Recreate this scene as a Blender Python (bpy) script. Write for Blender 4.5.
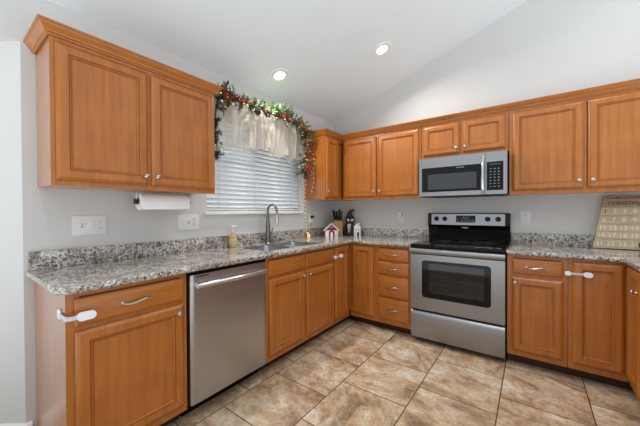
import bpy, bmesh, math, random
from mathutils import Vector, Matrix
random.seed(7)
sc = bpy.context.scene
for o in list(bpy.data.objects):
    bpy.data.objects.remove(o, do_unlink=True)
COL = sc.collection
R = math.radians

# ------------------------------------------------------------------ camera
cd = bpy.data.cameras.new('camera'); cam = bpy.data.objects.new('camera', cd); COL.objects.link(cam)
cd.sensor_fit = 'HORIZONTAL'; cd.sensor_width = 36; cd.lens = 287.304 / 640 * 36
cd.shift_y = 0.75 / 640; cd.clip_start = .05
F = Vector((-.593337, .804903, -.0090295)); RT = Vector((.804953, .593317, -.0050786)); UP = Vector((-.00126963, .01028166, .99994634))
cam.matrix_world = Matrix(((RT.x, UP.x, -F.x, 2.2158), (RT.y, UP.y, -F.y, -3.3461), (RT.z, UP.z, -F.z, 1.2308), (0, 0, 0, 1)))
sc.camera = cam
# ------------------------------------------------------------------ light
w = bpy.data.worlds.new('daylight_and_fill'); sc.world = w; w.use_nodes = True
bg = w.node_tree.nodes['Background']; bg.inputs[1].default_value = 1.0
_n = w.node_tree.nodes; _l = w.node_tree.links.new
_tc = _n.new('ShaderNodeTexCoord'); _sx = _n.new('ShaderNodeSeparateXYZ'); _l(_tc.outputs['Generated'], _sx.inputs[0])
_mr = _n.new('ShaderNodeMapRange'); _mr.inputs['From Min'].default_value = -1; _l(_sx.outputs[2], _mr.inputs['Value'])
_cr = _n.new('ShaderNodeValToRGB'); _l(_mr.outputs[0], _cr.inputs[0]); _l(_cr.outputs[0], bg.inputs[0])     # even sky; brighter lower half added as fill for the ceiling
_cr.color_ramp.elements[0].position = .30; _cr.color_ramp.elements[0].color = (1.98, 2.13, 2.20, 1)
_cr.color_ramp.elements[1].position = .52; _cr.color_ramp.elements[1].color = (.80, .82, .835, 1)
CAN_W = 6.5          # watts of each added, unseen ceiling lamp
sc.view_settings.view_transform = 'Standard'; sc.view_settings.look = 'None'
sc.view_settings.gamma = 1; sc.view_settings.use_curve_mapping = False
sc.view_settings.exposure = .08

# ------------------------------------------------------------------ materials
def new_mat(name):
    m = bpy.data.materials.new(name); m.use_nodes = True
    nt = m.node_tree; b = nt.nodes['Principled BSDF']
    return m, nt, b
def hexc(r, g, b):
    f = lambda c: (c / 255 / 12.92) if c / 255 <= .04045 else ((c / 255 + .055) / 1.055) ** 2.4
    return (f(r), f(g), f(b), 1)
def plain(name, rgb, rough=.5, metal=0, coat=0, emit=0, trans=0, noise=0, nscale=30, ecol=None):
    m, nt, b = new_mat(name)
    c = hexc(*rgb)
    b.inputs['Base Color'].default_value = c; b.inputs['Roughness'].default_value = rough
    b.inputs['Metallic'].default_value = metal; b.inputs['Coat Weight'].default_value = coat
    b.inputs['Transmission Weight'].default_value = trans
    if emit:
        b.inputs['Emission Color'].default_value = hexc(*(ecol or rgb)); b.inputs['Emission Strength'].default_value = emit
    if noise:
        tc = nt.nodes.new('ShaderNodeTexCoord'); n = nt.nodes.new('ShaderNodeTexNoise'); n.inputs['Scale'].default_value = nscale
        n.inputs['Detail'].default_value = 4
        mx = nt.nodes.new('ShaderNodeMixRGB'); mx.inputs[1].default_value = tuple(x * (1 - noise) for x in c[:3]) + (1,)
        mx.inputs[2].default_value = tuple(min(1, x * (1 + noise)) for x in c[:3]) + (1,)
        nt.links.new(tc.outputs['Object'], n.inputs['Vector']); nt.links.new(n.outputs['Fac'], mx.inputs[0]); nt.links.new(mx.outputs[0], b.inputs['Base Color'])
    return m
def wood(name, c1, c2, scale, rough=.33):
    m, nt, b = new_mat(name); L = nt.links.new
    tc = nt.nodes.new('ShaderNodeTexCoord'); mp = nt.nodes.new('ShaderNodeMapping'); mp.inputs['Scale'].default_value = scale
    oi = nt.nodes.new('ShaderNodeObjectInfo')
    ad = nt.nodes.new('ShaderNodeVectorMath'); ad.operation = 'ADD'
    sca = nt.nodes.new('ShaderNodeMath'); sca.operation = 'MULTIPLY'; sca.inputs[1].default_value = 13.0
    L(oi.outputs['Random'], sca.inputs[0])
    L(tc.outputs['Object'], ad.inputs[0]); L(sca.outputs[0], ad.inputs[1]); L(ad.outputs[0], mp.inputs['Vector'])
    n = nt.nodes.new('ShaderNodeTexNoise'); n.inputs['Scale'].default_value = 1; n.inputs['Detail'].default_value = 5; n.inputs['Roughness'].default_value = .6
    n.inputs['Distortion'].default_value = .35
    L(mp.outputs[0], n.inputs['Vector'])
    n2 = nt.nodes.new('ShaderNodeTexNoise'); n2.inputs['Scale'].default_value = 7; n2.inputs['Detail'].default_value = 3
    L(tc.outputs['Object'], n2.inputs['Vector'])
    mm = nt.nodes.new('ShaderNodeMath'); mm.operation = 'ADD'; mm.inputs[1].default_value = 0
    h = nt.nodes.new('ShaderNodeMath'); h.operation = 'MULTIPLY'; h.inputs[1].default_value = .45
    L(n2.outputs['Fac'], h.inputs[0]); L(n.outputs['Fac'], mm.inputs[0]); L(h.outputs[0], mm.inputs[1])
    cr = nt.nodes.new('ShaderNodeValToRGB')
    cr.color_ramp.elements[0].position = .5; cr.color_ramp.elements[0].color = hexc(*c1)
    cr.color_ramp.elements[1].position = .95; cr.color_ramp.elements[1].color = hexc(*c2)
    L(mm.outputs[0], cr.inputs[0]); L(cr.outputs[0], b.inputs['Base Color'])
    b.inputs['Roughness'].default_value = rough; b.inputs['Coat Weight'].default_value = .25; b.inputs['Coat Roughness'].default_value = .2
    return m
W1, W2 = (156, 89, 28), (181, 110, 43)
M_wood = wood('maple_vertical', W1, W2, (38, 38, 2.2))
M_woodh = wood('maple_horizontal', W1, W2, (2.2, 38, 38))
M_side = wood('laminated_cabinet_side', W1, W2, (38, 38, 2.2), .3); M_side.node_tree.nodes['Principled BSDF'].inputs['Coat Weight'].default_value = 1.0
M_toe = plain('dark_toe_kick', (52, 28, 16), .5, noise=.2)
M_wall = plain('wall_paint', (207, 207, 206), .6, noise=.015, nscale=8)
M_ceil = plain('ceiling_paint', (231, 240, 245), .75, noise=.012, nscale=6)
M_trim = plain('white_trim_paint', (238, 238, 237), .4, noise=.01)
M_white = plain('white_plastic', (224, 224, 223), .35, noise=.01)
M_grey = plain('grey_slot', (120, 120, 120), .5, noise=.05)
M_dark = plain('dark_slot', (40, 40, 42), .5, noise=.05)
M_black = plain('black_enamel', (9, 9, 10), .22, noise=.05); M_black.node_tree.nodes['Principled BSDF'].inputs['Specular IOR Level'].default_value = .25
M_bglass = plain('black_glass', (6, 6, 7), .06, noise=.05); M_bglass.node_tree.nodes['Principled BSDF'].inputs['Specular IOR Level'].default_value = .3
M_nickel = plain('brushed_nickel', (190, 188, 184), .25, metal=1, noise=.03)
M_chrome = plain('chrome', (215, 216, 218), .12, metal=1, noise=.02)
M_faucet = plain('faucet_steel', (128, 128, 130), .3, metal=1, noise=.05)
def steel(name, rgb, scale, rough=.3):
    m, nt, b = new_mat(name); L = nt.links.new
    tc = nt.nodes.new('ShaderNodeTexCoord'); mp = nt.nodes.new('ShaderNodeMapping'); mp.inputs['Scale'].default_value = scale
    n = nt.nodes.new('ShaderNodeTexNoise'); n.inputs['Scale'].default_value = 1; n.inputs['Detail'].default_value = 3
    L(tc.outputs['Object'], mp.inputs[0]); L(mp.outputs[0], n.inputs['Vector'])
    mr = nt.nodes.new('ShaderNodeMapRange'); mr.inputs['To Min'].default_value = rough - .07; mr.inputs['To Max'].default_value = rough + .07
    L(n.outputs['Fac'], mr.inputs['Value']); L(mr.outputs[0], b.inputs['Roughness'])
    c = hexc(*rgb)
    mx = nt.nodes.new('ShaderNodeMixRGB'); mx.inputs[1].default_value = tuple(x * .93 for x in c[:3]) + (1,); mx.inputs[2].default_value = tuple(min(1, x * 1.07) for x in c[:3]) + (1,)
    L(n.outputs['Fac'], mx.inputs[0]); L(mx.outputs[0], b.inputs['Base Color'])
    b.inputs['Metallic'].default_value = 1
    return m
M_steel = steel('stainless_steel', (154, 156, 159), (4, 4, 400))
M_steelv = steel('stainless_steel_dark', (180, 182, 186), (400, 400, 3), .32)
M_sink = steel('sink_steel', (180, 181, 184), (80, 80, 80), .25)

def granite():
    m, nt, b = new_mat('speckled_granite'); L = nt.links.new
    tc = nt.nodes.new('ShaderNodeTexCoord')
    nz = nt.nodes.new('ShaderNodeTexNoise'); nz.inputs['Scale'].default_value = 45; nz.inputs['Detail'].default_value = 3
    L(tc.outputs['Object'], nz.inputs['Vector'])
    sub = nt.nodes.new('ShaderNodeVectorMath'); sub.operation = 'SCALE'; sub.inputs['Scale'].default_value = .022
    L(nz.outputs['Color'], sub.inputs[0])
    ad = nt.nodes.new('ShaderNodeVectorMath'); ad.operation = 'ADD'
    L(tc.outputs['Object'], ad.inputs[0]); L(sub.outputs[0], ad.inputs[1])
    v = nt.nodes.new('ShaderNodeTexVoronoi'); v.inputs['Scale'].default_value = 78; L(ad.outputs[0], v.inputs['Vector'])
    s = nt.nodes.new('ShaderNodeSeparateColor'); L(v.outputs['Color'], s.inputs[0])
    cr = nt.nodes.new('ShaderNodeValToRGB'); cr.color_ramp.interpolation = 'CONSTANT'
    stops = [(0, (28, 26, 27)), (.17, (78, 74, 72)), (.30, (138, 120, 105)), (.41, (164, 158, 152)), (.60, (202, 198, 192)), (.84, (230, 228, 224))]
    e = cr.color_ramp.elements; e[0].position = 0; e[0].color = hexc(*stops[0][1]); e[1].position = stops[1][0]; e[1].color = hexc(*stops[1][1])
    for p, c in stops[2:]:
        k = e.new(p); k.color = hexc(*c)
    L(s.outputs[0], cr.inputs[0])
    v2 = nt.nodes.new('ShaderNodeTexVoronoi'); v2.inputs['Scale'].default_value = 150; L(ad.outputs[0], v2.inputs['Vector'])
    s2 = nt.nodes.new('ShaderNodeSeparateColor'); L(v2.outputs['Color'], s2.inputs[0])
    cr2 = nt.nodes.new('ShaderNodeValToRGB'); cr2.color_ramp.interpolation = 'CONSTANT'
    e = cr2.color_ramp.elements; e[0].color = hexc(40, 38, 38); e[1].position = .22; e[1].color = hexc(220, 216, 209)
    k = e.new(.7); k.color = hexc(164, 154, 144)
    L(s2.outputs[1], cr2.inputs[0])
    mx = nt.nodes.new('ShaderNodeMixRGB'); mx.inputs[0].default_value = .38; L(cr.outputs[0], mx.inputs[1]); L(cr2.outputs[0], mx.inputs[2])
    n3 = nt.nodes.new('ShaderNodeTexNoise'); n3.inputs['Scale'].default_value = 9; n3.inputs['Detail'].default_value = 3; L(tc.outputs['Object'], n3.inputs['Vector'])
    cr3 = nt.nodes.new('ShaderNodeValToRGB'); cr3.color_ramp.elements[0].position = .35; cr3.color_ramp.elements[0].color = (.60, .57, .55, 1); cr3.color_ramp.elements[1].position = .62; cr3.color_ramp.elements[1].color = (1, 1, 1, 1)
    L(n3.outputs['Fac'], cr3.inputs[0])
    mu = nt.nodes.new('ShaderNodeMixRGB'); mu.blend_type = 'MULTIPLY'; mu.inputs[0].default_value = .95; L(mx.outputs[0], mu.inputs[1]); L(cr3.outputs[0], mu.inputs[2])
    L(mu.outputs[0], b.inputs['Base Color'])
    b.inputs['Roughness'].default_value = .16; b.inputs['Coat Weight'].default_value = .3; b.inputs['Coat Roughness'].default_value = .06
    return m
M_granite = granite()

def tiles():
    m, nt, b = new_mat('stone_look_tile'); L = nt.links.new
    N = nt.nodes.new
    def math_(op, a=None, c=None, v1=None, v2=None):
        n = N('ShaderNodeMath'); n.operation = op
        if a is not None: L(a, n.inputs[0])
        if c is not None: L(c, n.inputs[1])
        if v1 is not None: n.inputs[0].default_value = v1
        if v2 is not None: n.inputs[1].default_value = v2
        return n.outputs[0]
    tc = N('ShaderNodeTexCoord'); sx = N('ShaderNodeSeparateXYZ'); L(tc.outputs['Object'], sx.inputs[0])
    T = .4655
    u = math_('DIVIDE', math_('SUBTRACT', sx.outputs[0], v2=.652), v2=T)
    col = math_('FLOOR', u)
    par = math_('MODULO', math_('ADD', col, v2=100), v2=2)          # 0 on even columns
    vv = math_('DIVIDE', math_('ADD', math_('SUBTRACT', sx.outputs[1], v2=-1.335), math_('MULTIPLY', par, v2=-.207)), v2=.4615)
    row = math_('FLOOR', vv)
    fu = math_('SUBTRACT', u, col); fv = math_('SUBTRACT', vv, row)
    du = math_('MINIMUM', fu, math_('SUBTRACT', None, fu, v1=1)); dv = math_('MINIMUM', fv, math_('SUBTRACT', None, fv, v1=1))
    gr = math_('LESS_THAN', math_('MINIMUM', du, dv), v2=.0075)
    cb = N('ShaderNodeCombineXYZ'); L(col, cb.inputs[0]); L(row, cb.inputs[1])
    wn = N('ShaderNodeTexWhiteNoise'); wn.noise_dimensions = '3D'; L(cb.outputs[0], wn.inputs['Vector'])
    # every tile has its own cut of the stone pattern, with its own turn
    sc_ = N('ShaderNodeVectorMath'); sc_.operation = 'SCALE'; sc_.inputs['Scale'].default_value = 9; L(wn.outputs['Color'], sc_.inputs[0])
    ro = N('ShaderNodeVectorRotate'); ro.rotation_type = 'Z_AXIS'; L(tc.outputs['Object'], ro.inputs['Vector'])
    ang = math_('ADD', math_('MULTIPLY', wn.outputs['Value'], v2=1.6), v2=-.2); L(ang, ro.inputs['Angle'])
    ad = N('ShaderNodeVectorMath'); ad.operation = 'ADD'; L(ro.outputs[0], ad.inputs[0]); L(sc_.outputs[0], ad.inputs[1])
    mp = N('ShaderNodeMapping'); mp.inputs['Scale'].default_value = (2.6, 4.6, 1); L(ad.outputs[0], mp.inputs[0])
    n1 = N('ShaderNodeTexNoise'); n1.inputs['Scale'].default_value = 1.15; n1.inputs['Detail'].default_value = 10; n1.inputs['Roughness'].default_value = .68; n1.inputs['Distortion'].default_value = .7
    L(mp.outputs[0], n1.inputs['Vector'])
    cr = N('ShaderNodeValToRGB'); e = cr.color_ramp.elements
    e[0].position = .30; e[0].color = hexc(112, 94, 77); e[1].position = .72; e[1].color = hexc(226, 220, 209)
    for p, c in ((.39, (150, 124, 98)), (.47, (182, 154, 124)), (.54, (196, 173, 144)), (.61, (210, 195, 174))):
        k = e.new(p); k.color = hexc(*c)
    L(n1.outputs['Fac'], cr.inputs[0])
    n2 = N('ShaderNodeTexNoise'); n2.inputs['Scale'].default_value = 26; n2.inputs['Detail'].default_value = 6; n2.inputs['Roughness'].default_value = .7; L(ad.outputs[0], n2.inputs['Vector'])
    cr2 = N('ShaderNodeValToRGB'); cr2.color_ramp.elements[0].position = .32; cr2.color_ramp.elements[0].color = (.66, .60, .55, 1); cr2.color_ramp.elements[1].position = .55; cr2.color_ramp.elements[1].color = (1, 1, 1, 1)
    L(n2.outputs['Fac'], cr2.inputs[0])
    mu0 = N('ShaderNodeMixRGB'); mu0.blend_type = 'MULTIPLY'; mu0.inputs[0].default_value = .9; L(cr.outputs[0], mu0.inputs[1]); L(cr2.outputs[0], mu0.inputs[2])
    n4 = N('ShaderNodeTexNoise'); n4.inputs['Scale'].default_value = 75; n4.inputs['Detail'].default_value = 4; n4.inputs['Roughness'].default_value = .7; L(ad.outputs[0], n4.inputs['Vector'])
    cr4 = N('ShaderNodeValToRGB'); cr4.color_ramp.elements[0].position = .30; cr4.color_ramp.elements[0].color = (.62, .56, .50, 1); cr4.color_ramp.elements[1].position = .52; cr4.color_ramp.elements[1].color = (1, 1, 1, 1)
    L(n4.outputs['Fac'], cr4.inputs[0])
    mu = N('ShaderNodeMixRGB'); mu.blend_type = 'MULTIPLY'; mu.inputs[0].default_value = .8; L(mu0.outputs[0], mu.inputs[1]); L(cr4.outputs[0], mu.inputs[2])
    n3 = N('ShaderNodeTexNoise'); n3.inputs['Scale'].default_value = 1.3; n3.inputs['Detail'].default_value = 7; n3.inputs['Roughness'].default_value = .5; n3.inputs['Distortion'].default_value = 1.8
    L(mp.outputs[0], n3.inputs['Vector'])
    cr3 = N('ShaderNodeValToRGB'); cr3.color_ramp.elements[0].position = .575; cr3.color_ramp.elements[0].color = (0, 0, 0, 1); cr3.color_ramp.elements[1].position = .60; cr3.color_ramp.elements[1].color = (.42, .42, .42, 1)
    k = cr3.color_ramp.elements.new(.72); k.color = (.2, .2, .2, 1)
    L(n3.outputs['Fac'], cr3.inputs[0])
    m3 = N('ShaderNodeMixRGB'); m3.inputs[2].default_value = hexc(188, 180, 168); L(cr3.outputs[0], m3.inputs[0]); L(mu.outputs[0], m3.inputs[1])
    mx = N('ShaderNodeMixRGB'); mx.inputs[2].default_value = hexc(74, 62, 52); L(gr, mx.inputs[0]); L(m3.outputs[0], mx.inputs[1])
    L(mx.outputs[0], b.inputs['Base Color'])
    b.inputs['Roughness'].default_value = .42
    bp = N('ShaderNodeBump'); bp.inputs['Strength'].default_value = .25; bp.inputs['Distance'].default_value = .003
    hh = math_('SUBTRACT', n2.outputs['Fac'], gr); L(hh, bp.inputs['Height']); L(bp.outputs[0], b.inputs['Normal'])
    return m
M_tile = tiles()

def glassy(name, rgb, rough=.02, alpha=.25):
    m, nt, b = new_mat(name); L = nt.links.new
    out = nt.nodes['Material Output']
    tr = nt.nodes.new('ShaderNodeBsdfTransparent'); tr.inputs[0].default_value = hexc(*rgb)
    gl = nt.nodes.new('ShaderNodeBsdfGlossy'); gl.inputs['Roughness'].default_value = rough
    lw = nt.nodes.new('ShaderNodeFresnel'); lw.inputs['IOR'].default_value = 1.5
    mx = nt.nodes.new('ShaderNodeMixShader'); L(lw.outputs[0], mx.inputs[0]); L(tr.outputs[0], mx.inputs[1]); L(gl.outputs[0], mx.inputs[2]); L(mx.outputs[0], out.inputs[0])
    return m
M_glass = glassy('clear_glass', (245, 250, 250))
M_oven_glass = glassy('tinted_oven_glass', (222, 218, 218))
def sheer():
    m, nt, b = new_mat('sheer_cream_fabric'); L = nt.links.new
    out = nt.nodes['Material Output']
    tr = nt.nodes.new('ShaderNodeBsdfTransparent')
    tl = nt.nodes.new('ShaderNodeBsdfTranslucent'); tl.inputs[0].default_value = hexc(226, 215, 196)
    df = nt.nodes.new('ShaderNodeBsdfDiffuse'); df.inputs[0].default_value = hexc(226, 217, 202)
    wv = nt.nodes.new('ShaderNodeTexNoise'); wv.inputs['Scale'].default_value = 14
    m1 = nt.nodes.new('ShaderNodeMixShader'); m1.inputs[0].default_value = .4; L(df.outputs[0], m1.inputs[1]); L(tl.outputs[0], m1.inputs[2])
    m2 = nt.nodes.new('ShaderNodeMixShader')
    mr = nt.nodes.new('ShaderNodeMapRange'); mr.inputs['To Min'].default_value = .56; mr.inputs['To Max'].default_value = .68
    L(wv.outputs['Fac'], mr.inputs['Value']); L(mr.outputs[0], m2.inputs[0]); L(tr.outputs[0], m2.inputs[1]); L(m1.outputs[0], m2.inputs[2])
    L(m2.outputs[0], out.inputs[0])
    return m
M_sheer = sheer()
def slat_mat():
    m, nt, b = new_mat('blind_slat_white'); L = nt.links.new
    out = nt.nodes['Material Output']
    b.inputs['Base Color'].default_value = hexc(246, 248, 250); b.inputs['Roughness'].default_value = .4
    tl = nt.nodes.new('ShaderNodeBsdfTranslucent'); tl.inputs[0].default_value = hexc(236, 242, 250)
    n = nt.nodes.new('ShaderNodeTexNoise'); n.inputs['Scale'].default_value = 4
    mr = nt.nodes.new('ShaderNodeMapRange'); mr.inputs['To Min'].default_value = .26; mr.inputs['To Max'].default_value = .30
    L(n.outputs['Fac'], mr.inputs['Value'])
    mx = nt.nodes.new('ShaderNodeMixShader'); L(mr.outputs[0], mx.inputs[0]); L(b.outputs[0], mx.inputs[1]); L(tl.outputs[0], mx.inputs[2]); L(mx.outputs[0], out.inputs[0])
    return m
M_slat = slat_mat()
M_lamp = plain('lamp_lens', (255, 250, 242), .4, emit=9)
M_bulb = plain('fairy_bulb', (255, 224, 170), .3, emit=2.2, ecol=(255, 206, 140))

# ------------------------------------------------------------------ mesh helpers
class MB:
    def __init__(s): s.bm = bmesh.new()
    def add(s, bm2):
        me = bpy.data.meshes.new('tmp'); bm2.to_mesh(me); bm2.free(); s.bm.from_mesh(me); bpy.data.meshes.remove(me); return s
    def box(s, x0, x1, y0, y1, z0, z1, bev=0, seg=2):
        b = bmesh.new(); bmesh.ops.create_cube(b, size=1)
        for v in b.verts: v.co = Vector(((x0 + x1) / 2 + v.co.x * (x1 - x0), (y0 + y1) / 2 + v.co.y * (y1 - y0), (z0 + z1) / 2 + v.co.z * (z1 - z0)))
        if bev: bmesh.ops.bevel(b, geom=b.edges[:], offset=bev, segments=seg, profile=.6, affect='EDGES')
        return s.add(b)
    def lathe(s, prof, origin=(0, 0, 0), axis='Z', seg=20, loop=False):
        """prof: (radius, along) pairs; axis may be X, Y, Z or a vector"""
        b = bmesh.new()
        A = {'X': Vector((1, 0, 0)), 'Y': Vector((0, 1, 0)), 'Z': Vector((0, 0, 1)), '-Y': Vector((0, -1, 0))}.get(axis) if isinstance(axis, str) else Vector(axis).normalized()
        q = Vector((0, 0, 1)).rotation_difference(A)
        O = Vector(origin); rings = []
        for r, h in prof:
            if r < 1e-6: rings.append([b.verts.new(O + q @ Vector((0, 0, h)))])
            else: rings.append([b.verts.new(O + q @ Vector((r * math.cos(2 * math.pi * k / seg), r * math.sin(2 * math.pi * k / seg), h))) for k in range(seg)])
        for a, c in zip(rings, rings[1:]):
            if len(a) == 1 and len(c) == 1: continue
            for k in range(seg):
                k2 = (k + 1) % seg
                if len(a) == 1: b.faces.new((a[0], c[k], c[k2]))
                elif len(c) == 1: b.faces.new((a[k], c[0], a[k2]))
                else: b.faces.new((a[k], a[k2], c[k2], c[k]))
        if loop:
            for k in range(seg):
                k2 = (k + 1) % seg; b.faces.new((rings[-1][k], rings[-1][k2], rings[0][k2], rings[0][k]))
        else:
            if len(rings[0]) > 1: b.faces.new(rings[0])
            if len(rings[-1]) > 1: b.faces.new(rings[-1])
        bmesh.ops.recalc_face_normals(b, faces=b.faces[:])
        return s.add(b)
    def tube(s, path, rad, seg=10, sx=1.0):
        b = bmesh.new(); P = [Vector(p) for p in path]; n = len(P)
        rad = rad if isinstance(rad, (list, tuple)) else [rad] * n
        up = Vector((0, 0, 1)); rings = []; prev = None
        for i, p in enumerate(P):
            t = (P[min(i + 1, n - 1)] - P[max(i - 1, 0)]).normalized()
            if prev is None:
                a = t.cross(up)
                if a.length < 1e-3: a = t.cross(Vector((0, 1, 0)))
                a.normalize()
            else: a = (prev - t * prev.dot(t)).normalized()
            prev = a; c = t.cross(a)
            rings.append([b.verts.new(p + (a * math.cos(2 * math.pi * k / seg) * sx + c * math.sin(2 * math.pi * k / seg)) * rad[i]) for k in range(seg)])
        for a, c in zip(rings, rings[1:]):
            for k in range(seg): b.faces.new((a[k], a[(k + 1) % seg], c[(k + 1) % seg], c[k]))
        b.faces.new(rings[0]); b.faces.new(rings[-1]); bmesh.ops.recalc_face_normals(b, faces=b.faces[:])
        return s.add(b)
    def prism(s, poly, axis, a0, a1, bev=0):
        """poly in the two other axes (x,y for Z; x,z for Y; y,z for X), extruded a0..a1"""
        b = bmesh.new()
        f = {'Z': lambda u, v, a: (u, v, a), 'Y': lambda u, v, a: (u, a, v), 'X': lambda u, v, a: (a, u, v)}[axis]
        A = [b.verts.new(f(u, v, a0)) for u, v in poly]; B = [b.verts.new(f(u, v, a1)) for u, v in poly]
        b.faces.new(A); b.faces.new(B)
        n = len(poly)
        for k in range(n): b.faces.new((A[k], A[(k + 1) % n], B[(k + 1) % n], B[k]))
        bmesh.ops.recalc_face_normals(b, faces=b.faces[:])
        if bev: bmesh.ops.bevel(b, geom=b.edges[:], offset=bev, segments=2, affect='EDGES')
        return s.add(b)
    def ringpanel(s, x0, x1, z0, z1, prof, y0=0):
        """a framed panel facing -y: prof = (inset, height) from the outer edge inwards"""
        b = bmesh.new(); rings = []
        for i, h in prof:
            rings.append([b.verts.new(c) for c in ((x0 + i, y0 - h, z0 + i), (x1 - i, y0 - h, z0 + i), (x1 - i, y0 - h, z1 - i), (x0 + i, y0 - h, z1 - i))])
        for a, c in zip(rings, rings[1:]):
            for k in range(4): b.faces.new((a[k], a[(k + 1) % 4], c[(k + 1) % 4], c[k]))
        b.faces.new(rings[-1]); b.faces.new(rings[0])
        bmesh.ops.recalc_face_normals(b, faces=b.faces[:])
        return s.add(b)
    def roundframe(s, x0, x1, z0, z1, r, y0, y1, hole=None, hr=.02):
        """rounded rectangle plate between y0 and y1, with an optional rounded hole"""
        def rr(x0, x1, z0, z1, r):
            pts = []
            for cx, cz, a0 in ((x1 - r, z0 + r, -90), (x1 - r, z1 - r, 0), (x0 + r, z1 - r, 90), (x0 + r, z0 + r, 180)):
                for k in range(7):
                    a = R(a0 + 15 * k); pts.append((cx + r * math.cos(a), cz + r * math.sin(a)))
            return pts
        o = rr(x0, x1, z0, z1, max(r, .0005))
        if not hole: return s.prism(o, 'Y', y0, y1)
        h = rr(*hole, max(hr, .0005)); n = len(o); b = bmesh.new()
        V = {}
        for tag, P in (('o', o), ('h', h)):
            for y in (y0, y1): V[tag, y] = [b.verts.new((u, y, v)) for u, v in P]
        for k in range(n):
            j = (k + 1) % n
            for y in (y0, y1): b.faces.new((V['o', y][k], V['o', y][j], V['h', y][j], V['h', y][k]))
            for t in 'oh': b.faces.new((V[t, y0][k], V[t, y0][j], V[t, y1][j], V[t, y1][k]))
        bmesh.ops.recalc_face_normals(b, faces=b.faces[:])
        return s.add(b)
    def sweep(s, prof, path, closed_prof=True):
        """prof (outward, z) along a 2-D path with mitres; outward = right-hand side of travel"""
        b = bmesh.new(); P = [Vector(p) for p in path]; n = len(P); rings = []
        for i in range(n):
            d0 = (P[i] - P[i - 1]).normalized() if i else None; d1 = (P[i + 1] - P[i]).normalized() if i < n - 1 else None
            n0 = Vector((d0.y, -d0.x)) if d0 else None; n1 = Vector((d1.y, -d1.x)) if d1 else None
            if n0 is None: m = n1
            elif n1 is None: m = n0
            else:
                m = (n0 + n1).normalized(); m = m / max(.2, m.dot(n0))
            rings.append([b.verts.new((P[i].x + m.x * u, P[i].y + m.y * u, z)) for u, z in prof])
        k_ = len(prof)
        for a, c in zip(rings, rings[1:]):
            for k in range(k_): b.faces.new((a[k], a[(k + 1) % k_], c[(k + 1) % k_], c[k]))
        b.faces.new(rings[0]); b.faces.new(rings[-1]); bmesh.ops.recalc_face_normals(b, faces=b.faces[:])
        return s.add(b)
    def grid(s, fn, nu, nv):
        b = bmesh.new(); V = [[b.verts.new(fn(i / nu, j / nv)) for j in range(nv + 1)] for i in range(nu + 1)]
        for i in range(nu):
            for j in range(nv): b.faces.new((V[i][j], V[i + 1][j], V[i + 1][j + 1], V[i][j + 1]))
        return s.add(b)
    def ball(s, c, r, sub=2, scale=(1, 1, 1)):
        b = bmesh.new(); bmesh.ops.create_icosphere(b, subdivisions=sub, radius=r)
        for v in b.verts: v.co = Vector((v.co.x * scale[0], v.co.y * scale[1], v.co.z * scale[2])) + Vector(c)
        return s.add(b)
    def mesh(s, m):
        b = bmesh.new(); b.from_mesh(m); return s.add(b)
    def build(s, name, mat, parent=None, ang=35):
        me = bpy.data.meshes.new(name); s.bm.to_mesh(me); s.bm.free()
        for p in me.polygons: p.use_smooth = True
        me.set_sharp_from_angle(angle=R(ang)); me.materials.append(mat)
        o = bpy.data.objects.new(name, me); COL.objects.link(o)
        if parent: o.parent = parent
        return o
def text(s, size, depth=.001, font_rot=True):
    cu = bpy.data.curves.new('t', 'FONT'); cu.body = s; cu.size = size; cu.extrude = depth; cu.align_x = 'CENTER'; cu.align_y = 'CENTER'
    o = bpy.data.objects.new('t', cu); COL.objects.link(o); bpy.context.view_layer.update()
    me = bpy.data.meshes.new_from_object(o.evaluated_get(bpy.context.evaluated_depsgraph_get()))
    bpy.data.objects.remove(o); bpy.data.curves.remove(cu)
    me.transform(Matrix.Rotation(R(90), 4, 'X'))
    return me
def tag(o, label=None, cat=None, group=None, kind=None):
    if label: o['label'] = label
    if cat: o['category'] = cat
    if group: o['group'] = group
    if kind: o['kind'] = kind
    return o
def thing(name, label, cat, loc=(0, 0, 0), rz=0, group=None):
    o = bpy.data.objects.new(name, None); COL.objects.link(o); o.location = loc; o.rotation_euler = (0, 0, R(rz)); o.empty_display_size = .1
    return tag(o, label, cat, group)
def copy_tree(o, parent=None):
    c = o.copy(); COL.objects.link(c); c.parent = parent
    for ch in list(o.children): copy_tree(ch, c)
    return c

# key sizes (metres): back wall is y = 0, left wall x = 0, room towards +x and -y
ZC = .914; ZU = 1.365; ZUT = 2.13
HC, SL = 2.437, .3493                                   # ceiling: z = HC + SL * x
R0, R1 = 1.290, 2.052                                   # range
YL = -3.043                                             # free end of the left worktop
WEND = -3.05                                            # end of the left wall
XLEG = 2.734                                            # face of the right-hand cabinets
WY0, WY1, WZ0, WZ1 = -1.955, -.735, 1.235, 2.14         # window opening

# ------------------------------------------------------------------ the room
MB().box(-2.6, 3.6, -4.1, .15, -.06, 0).build('floor', M_tile)['kind'] = 'structure'
b = MB()
b.box(-.14, 0, WEND, WY0, 0, HC).box(-.14, 0, WY1, .12, 0, HC).box(-.14, 0, WY0, WY1, 0, WZ0).box(-.14, 0, WY0, WY1, WZ1, HC)
b.box(-.14, 0, -4.6, WEND, 2.155, HC)
tag(b.build('wall_left', M_wall), kind='structure')
XP = 4.0
b = MB(); b.prism([(0, 0), (XP, 0), (XP, HC + SL * XP), (0, HC)], 'Y', 0, .12)
tag(b.build('wall_back', M_wall), kind='structure')
b = MB()
dx, dy = -.805, -.593
b.prism([(-.001, WEND), (-.001 + dx * 3, WEND + dy * 3), (-.001 + dx * 3 - .1 * .593, WEND + dy * 3 + .1 * .805), (-.06, WEND + .08)], 'Z', 0, HC)
tag(b.build('wall_entry', M_wall), kind='structure')
b = MB()
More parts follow.
